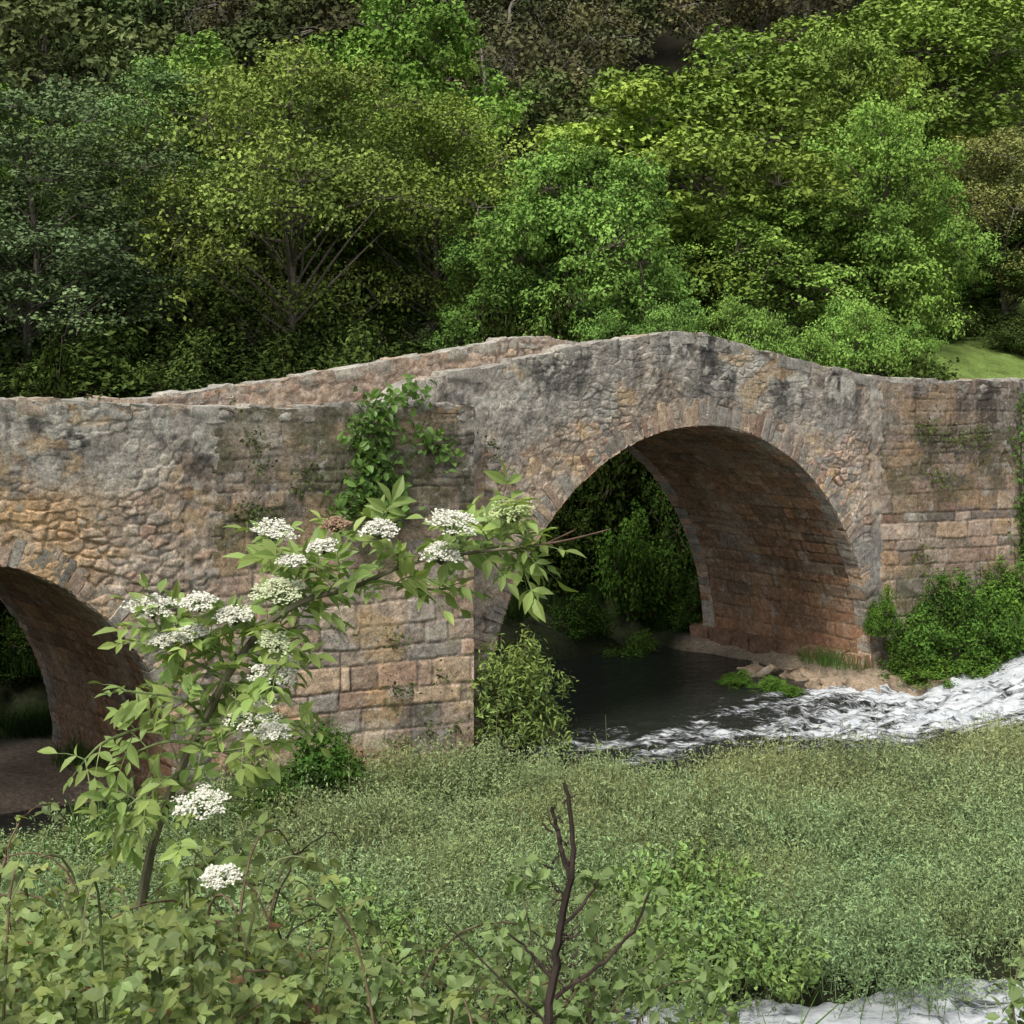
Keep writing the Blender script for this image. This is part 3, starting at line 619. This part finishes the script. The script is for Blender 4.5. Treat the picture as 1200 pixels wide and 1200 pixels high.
for px,py,n in((295,515,60),(285,597,110),(350,550,50),(455,748,50),(300,545,40),(462,805,60),(133,487,14),(390,735,30),(510,520,20),(465,870,50),(340,570,40),(310,605,50),(500,855,40),(530,850,30),(100,462,14),(265,480,12),(510,790,20),(570,520,30),(575,550,24)):
    cluster('wall_tuft',[cwp(px,py,.03),cwp(px+8,py+4,.03)],.09,n,.06,(.10,.135,.04),px)
def crp(px,py):
    k=(px-600)/1800;a=bw(4.85,.02,0.);p=bw(8.,-.97,0.);d=p-a;t=(k*a[1]-a[0])/(d[0]-k*d[1]);q=a+d*t;return at(px,py,q[1])-NN*.05
for px,py,n in((1095,560,120),(1085,500,80),(1130,512,110),(1145,508,80),(1072,650,60),(1140,535,40),(1075,505,40),(1110,513,60)):
    cluster('wall_tuft',[crp(px,py)],.13,n,.07,(.12,.155,.04),px)
cluster('ivy_curtain',[at(1198+3*math.sin(i),470+i*13,30.2) for i in range(18)],.13,900,.09,(.13,.22,.05),89)

# ---------------------------------------------------------------- elder
el=B();r=rnd(101);DP=4.6
def e3(px,py,d=0): return at(px,py,DP+d)
GR=(.2,.25,.1)
main=[e3(165,1060,.35),e3(180,985,.3),e3(210,905,.22),e3(240,845,.15),e3(268,790,.1),e3(310,735,.05),e3(360,703),e3(415,688),e3(480,660,-.05),e3(550,648,-.1),e3(622,640,-.12)]
mc=curve(main,60);tube(el,mc,np.linspace(.017,.004,60),7,(.2,.18,.12),0)
tube(el,curve([e3(600,643,-.1),e3(660,634,-.12),e3(716,620,-.15)],8),np.linspace(.005,.002,8),5,(.15,.10,.07),0)
tube(el,curve([e3(640,637,-.1),e3(672,622,-.12),e3(676,617,-.15)],5),np.linspace(.003,.0015,5),4,(.15,.10,.07),0)
shoots=[[(265,795),(215,770),(170,752)],[(240,845),(180,850),(125,868),(100,890)],[(262,800),(300,805),(325,800)],[(305,740),(265,722),(225,722)],[(235,850),(300,845),(350,850)],
[(360,703),(335,665),(322,632)],[(415,688),(395,650),(392,625)],[(480,660),(455,640),(445,622)],[(550,648),(535,625),(530,612)],[(560,646),(590,615),(600,598)],[(205,915),(245,935),(290,940)],
[(180,985),(150,965),(135,975)],[(215,770),(185,735),(178,712)],[(300,745),(330,760),(325,785)],[(262,800),(290,830),(300,840)],[(415,688),(370,662),(345,655)],[(600,643),(612,650),(608,655)],[(190,960),(215,985),(250,1020)],[(268,790),(240,740),(212,742)],[(280,770),(255,755),(235,745)],[(440,680),(500,690),(525,690)],[(210,905),(170,930),(150,945)],[(240,845),(215,820),(150,810)],[(225,870),(260,880),(320,870)],[(250,820),(210,800),(180,800)],[(330,722),(350,690),(370,672)],[(500,655),(520,645),(560,625)],[(560,646),(590,640),(620,650)],[(225,870),(190,870),(150,885)],[(290,760),(320,745),(345,735)]]
SH=[]
for k,sh in enumerate(shoots):
    dz=r.uniform(-.22,.22);P=[e3(x,y,dz*j/(len(sh)-1)+.1*(x<300)) for j,(x,y) in enumerate(sh)];Pc=curve(P,12);SH.append(Pc);tube(el,Pc,np.linspace(.006,.003,12),5,GR,0)
def compound(o,d,up,size,npair):
    d=nrm(d);ax=[o+d*size*t-np.array([0,0,.25*size*t*t]) for t in(0,.35,.7,1)]
    tube(el,ax,[.0025,.002,.0015,.001],3,GR,0)
    sd=nrm(np.cross(up,d));O=[];Dr=[]
    for j in range(npair):
        t=.3+.6*j/max(npair-1,1)*.9;p=o+d*size*t-np.array([0,0,.25*size*t*t])
        for sg in(-1,1): O.append(p);Dr.append(d*r.uniform(.45,.8)+sd*sg+r.normal(0,.12,3)-np.array([0,0,.15]))
    O.append(ax[-1]);Dr.append(d-np.array([0,0,.25]));n=len(O)
    k=r.uniform(.75,1.2);yy=r.random();col=np.array([.28,.40,.12])*k*np.array([1+.2*yy,1+.05*yy,1])*r.uniform(.85,1.15,(n,1))
    L=size*.62*r.uniform(.8,1.15,n);put_leaves(el,np.array(O),np.array(Dr),nrm(np.tile(up,(n,1))+r.normal(0,.3,(n,3))),L,L*.44,col,LS5,1)
for Pc in SH+[mc[10:]]:
    for i in range(2 if len(Pc)<20 else 0,len(Pc),3 if len(Pc)<20 else 2):
        t=nrm(Pc[min(i+1,len(Pc)-1)]-Pc[i-1]);ref=nrm(r.normal(size=3));sd=nrm(np.cross(t,ref));f=i/len(Pc)
        for sg in(-1,1):
            if r.random()<.08: continue
            up=nrm(np.array([0,-.4,1.])+r.normal(0,.3,3))
            compound(Pc[i],t*.5+sd*sg*.8+np.array([0,0,.3]),up,r.uniform(.07,.13),int(r.integers(1,4)))
    compound(Pc[-1],nrm(Pc[-1]-Pc[-3]),np.array([0,0,1.]),r.uniform(.06,.1),2)
el_o=el.obj('elder_bush',[BARK,FLEAF])
fb=B()
def umbel(c,rad,col):
    up=nrm(np.array([r.normal(0,.2),-.32,1.]));a1=nrm(np.cross(up,[1,.2,0]));a2=np.cross(up,a1);st=c-up*rad*.9
    nsub=22
    for i in range(nsub):
        q=rad*math.sqrt((i+.5)/nsub);a=i*2.4+r.uniform(-.3,.3);p=c+a1*q*math.cos(a)+a2*q*math.sin(a)-up*(q*q/rad*.3)+r.normal(0,.003,3)
        tube(fb,[st,(st+p)/2+up*rad*.05,p],[.0018,.0012,.001],3,(.2,.26,.1),0)
        n=34;o=p+(a1*r.normal(0,1,(n,1))+a2*r.normal(0,1,(n,1)))*rad*.14+up*r.normal(0,.003,(n,1))
        Nn=nrm(up+r.normal(0,.35,(n,3)));sz=r.uniform(.007,.011,n)
        cc=np.array(col)*r.uniform(.8,1.05,(n,1));leaves(fb,o,Nn,sz,sz*.9,cc,r,1)
Wc=(.80,.79,.66)
for px,py,w,c in((322,616,21,Wc),(445,615,20,Wc),(532,605,27,Wc),(598,593,24,(.56,.64,.30)),(518,643,22,Wc),(178,704,27,Wc),(232,700,21,Wc),(325,686,28,(.66,.7,.45)),(322,782,28,Wc),(298,832,31,Wc),(318,852,18,Wc),(275,716,21,Wc),(215,740,20,Wc),(190,747,16,Wc),(235,935,28,Wc),(256,1022,22,Wc),(393,611,15,(.4,.27,.18)),(343,654,14,Wc),(377,636,16,Wc),(225,738,16,Wc),(322,748,19,(.6,.65,.4))):
    umbel(e3(px,py,(-.5 if py>1000 else -.17)+(.2 if px<300 and py<900 else 0)+r.uniform(-.05,.05)),w/1800*(DP-(.5 if py>1000 else 0)),c)
fb.obj('blossom',[FLEAF,FLOWER],parent=el_o)

# ---------------------------------------------------------------- brambles
br=B();r=rnd(111)
def zt(X,Y): 
    return np.interp(X*5/Y,[-3,-1.7,-1.2,-.9,-.6,-.35,0,.4,.7,1.0],[4.2,4.17,4.12,4.05,3.88,3.78,3.70,3.64,3.54,3.3])+(fbm(X*2.2,Y*2.2,5,3)-.5)*.55-.5*(Y-5)*(Y>5)-.2*(Y-5)*(Y<5)
BC=np.array([.24,.335,.125])
n=6500;Yb=r.uniform(3.9,7.0,n);Xb=r.uniform(-.37,.145,n)*Yb;keep=r.random(n)<np.interp(Xb/Yb,[-.12,-.05,.15],[1,.5,.35]);Xb=Xb[keep];Yb=Yb[keep];n=len(Xb)
Zb=zt(Xb,Yb)-np.abs(r.normal(0,.25,n));O=np.stack([Xb,Yb,Zb],-1)
def tri(O,r,L0,up0=(0,-.35,1.)):
    n=len(O);X_,Y_=O[:,0],O[:,1]
    k=r.uniform(.6,1.3,n)*(.7+.6*fbm(X_*3,Y_*3,8,2));yy=r.random(n);bc=BC*k[:,None]*np.stack([1+.2*yy,1+0*yy,1-.2*yy],-1)
    red=r.random(n)<.015;bc[red]=np.array([.26,.14,.07])
    d0=nrm(np.concatenate([r.normal(size=(n,2)),r.normal(-.1,.3,(n,1))],1));up=nrm(np.array(up0)+r.normal(0,.45,(n,3)));sd=np.cross(up,d0)
    for a,sz in((0,1.),(1.25,.8),(-1.25,.8)):
        dr=d0*math.cos(a)+sd*math.sin(a);L=L0*sz*r.uniform(.6,1.25,n);put_leaves(br,O,dr,nrm(up+r.normal(0,.25,(n,3))),L,L*.72,bc*r.uniform(.85,1.15,(n,1)),LS4)
tri(O,r,.048)
for i in range(120):
    Y0=r.uniform(4.2,6.6);X0=r.uniform(-.36,.12)*Y0;h=float(zt(X0,Y0));a=r.uniform(0,6.28);l=r.uniform(.25,.7);u_=r.uniform(.02,.26)
    p=[[X0,Y0,h-.4],[X0+math.cos(a)*l*.3,Y0+math.sin(a)*l*.3,h+u_*.6],[X0+math.cos(a)*l*.7,Y0+math.sin(a)*l*.7,h+u_],[X0+math.cos(a)*l,Y0+math.sin(a)*l,h+u_-.12]]
    pc=curve(p,12);tube(br,pc,np.linspace(.005,.002,12),5,(.17,.12,.08) if r.random()<.6 else (.17,.19,.09),0)
    if r.random()<.85: tri(pc[3:]+r.normal(0,.015,(9,3)),r,.048)
br.obj('bramble_bush',[BARK,FLEAF])
b2=B()
def shoot(P,Yd,L0=.045,colr=(.23,.32,.115)):
    Pc=curve([at(x,y,Yd+dd) for x,y,dd in P],14);tube(b2,Pc,np.linspace(.004,.0015,14),5,(.18,.15,.09),0)
    n=len(Pc)*5;i=r.integers(1,14,n);O=Pc[i]+r.normal(0,.025,(n,3));Dr=r.normal(size=(n,3));Up=nrm(np.array([0,-.4,1.])+r.normal(0,.4,(n,3)))
    L=L0*r.uniform(.6,1.2,n);put_leaves(b2,O,Dr,Up,L,L*.7,np.array(colr)*r.uniform(.7,1.3,(n,1)),LS4)
for P in([(610,1210,0),(625,1120,0),(612,1040,.05),(625,1020,.1)],[(640,1210,0),(700,1130,0),(750,1080,0),(760,1050,0)],[(690,1210,0),(700,1110,0),(690,1040,.1),(715,1030,.1)],[(560,1210,0),(600,1130,.1),(585,1100,0)],[(740,1215,0),(770,1160,0),(840,1145,0)],[(500,1215,0),(480,1160,0),(430,1130,0)],[(780,1215,0),(830,1195,0),(860,1188,0)],[(1190,1215,0),(1188,1160,0),(1200,1110,.1)],[(700,1215,0),(740,1150,0),(800,1100,0)],[(540,1215,0),(530,1170,0),(560,1130,0)],[(580,1215,0),(640,1180,0),(690,1170,0)],[(450,1215,0),(430,1180,0),(400,1150,0)]):
    shoot(P,4.5)
b2.obj('bramble_shoots',[BARK,FLEAF])
dt=B();BK=(.06,.045,.038)
def tw(P,r0,r1,Yd=4.3,col=BK):
    c=curve([at(x,y,Yd) for x,y in P],max(8,len(P)*4));c=c+r.normal(0,.0026,c.shape);tube(dt,c,np.linspace(r0,r1,len(c)),6,col)
tw([(636,1230),(648,1150),(656,1090),(668,1030),(672,980),(662,918)],.014,.006)
tw([(668,1030),(655,985),(648,945)],.009,.005);tw([(648,1150),(625,1120),(596,1092)],.007,.003);tw([(650,1170),(690,1140),(735,1100),(760,1045)],.007,.003);tw([(656,1090),(690,1050),(700,1030)],.006,.003);tw([(640,1200),(600,1160),(520,1080)],.005,.002)
for k in range(26):
    x=r.uniform(645,672);y=r.uniform(930,1180);tw([(x,y),(x+r.choice([-1,1])*r.uniform(6,20),y-r.uniform(5,20))],.004,.0015)
tw([(340,1120),(320,1070),(345,1010),(385,975),(405,1000)],.004,.0015,4.9,(.1,.08,.06));tw([(300,1150),(345,1090),(400,1065),(440,1110)],.004,.0015,4.9,(.1,.08,.06));tw([(215,1130),(218,1080),(214,1060)],.006,.004,4.7,(.16,.12,.08))
dt.obj('dead_branch',[BARK])
b=B();r=rnd(121)
for s,n,z,w in((4.0,-.5,.0,.5),(3.6,.2,-.04,.4),(4.5,-1.0,.02,.45),(3.9,1.0,-.02,.4),(5.0,-1.2,.05,.5),(3.5,1.8,-.05,.35)):
    block(b,bw(s,n,z),(D,NN,ZA),(w,w*.7,.16),np.array([.3,.24,.18])*r.uniform(.8,1.1),r,.12,.35)
b.obj('river_rocks',[STONE],True)

# ---------------------------------------------------------------- light, camera
Lv=nrm(np.array([-.30,-.55,.90]));el_=math.asin(Lv[2]);az=math.atan2(Lv[0],Lv[1])
w=bpy.data.worlds.new('World');sc.world=w;w.use_nodes=True;nt=w.node_tree;bg=nt.nodes['Background']
sky=nt.nodes.new('ShaderNodeTexSky');sky.sky_type='NISHITA';sky.sun_disc=False;sky.sun_elevation=el_;sky.sun_rotation=az;sky.dust_density=3.;sky.air_density=1.
hs=nt.nodes.new('ShaderNodeHueSaturation');hs.inputs['Saturation'].default_value=.35;nt.links.new(sky.outputs[0],hs.inputs['Color']);nt.links.new(hs.outputs[0],bg.inputs[0]);bg.inputs[1].default_value=.15
sl=bpy.data.lights.new('sun','SUN');sl.energy=2.6;sl.angle=math.radians(16);sl.color=(1,.97,.92)
so=bpy.data.objects.new('sun',sl);sc.collection.objects.link(so);so.rotation_euler=Vector(-Lv).to_track_quat('-Z','Y').to_euler();so.location=(0,0,40)
cam=bpy.data.cameras.new('camera');co=bpy.data.objects.new('camera',cam);sc.collection.objects.link(co)
co.location=(0,0,CAMZ);co.rotation_euler=(math.radians(90),0,0);cam.sensor_width=36;cam.lens=54;cam.shift_y=-170/1200;cam.clip_end=1000;cam.clip_start=.05
sc.camera=co
sc.view_settings.view_transform='Standard';sc.view_settings.look='None';sc.view_settings.exposure=0
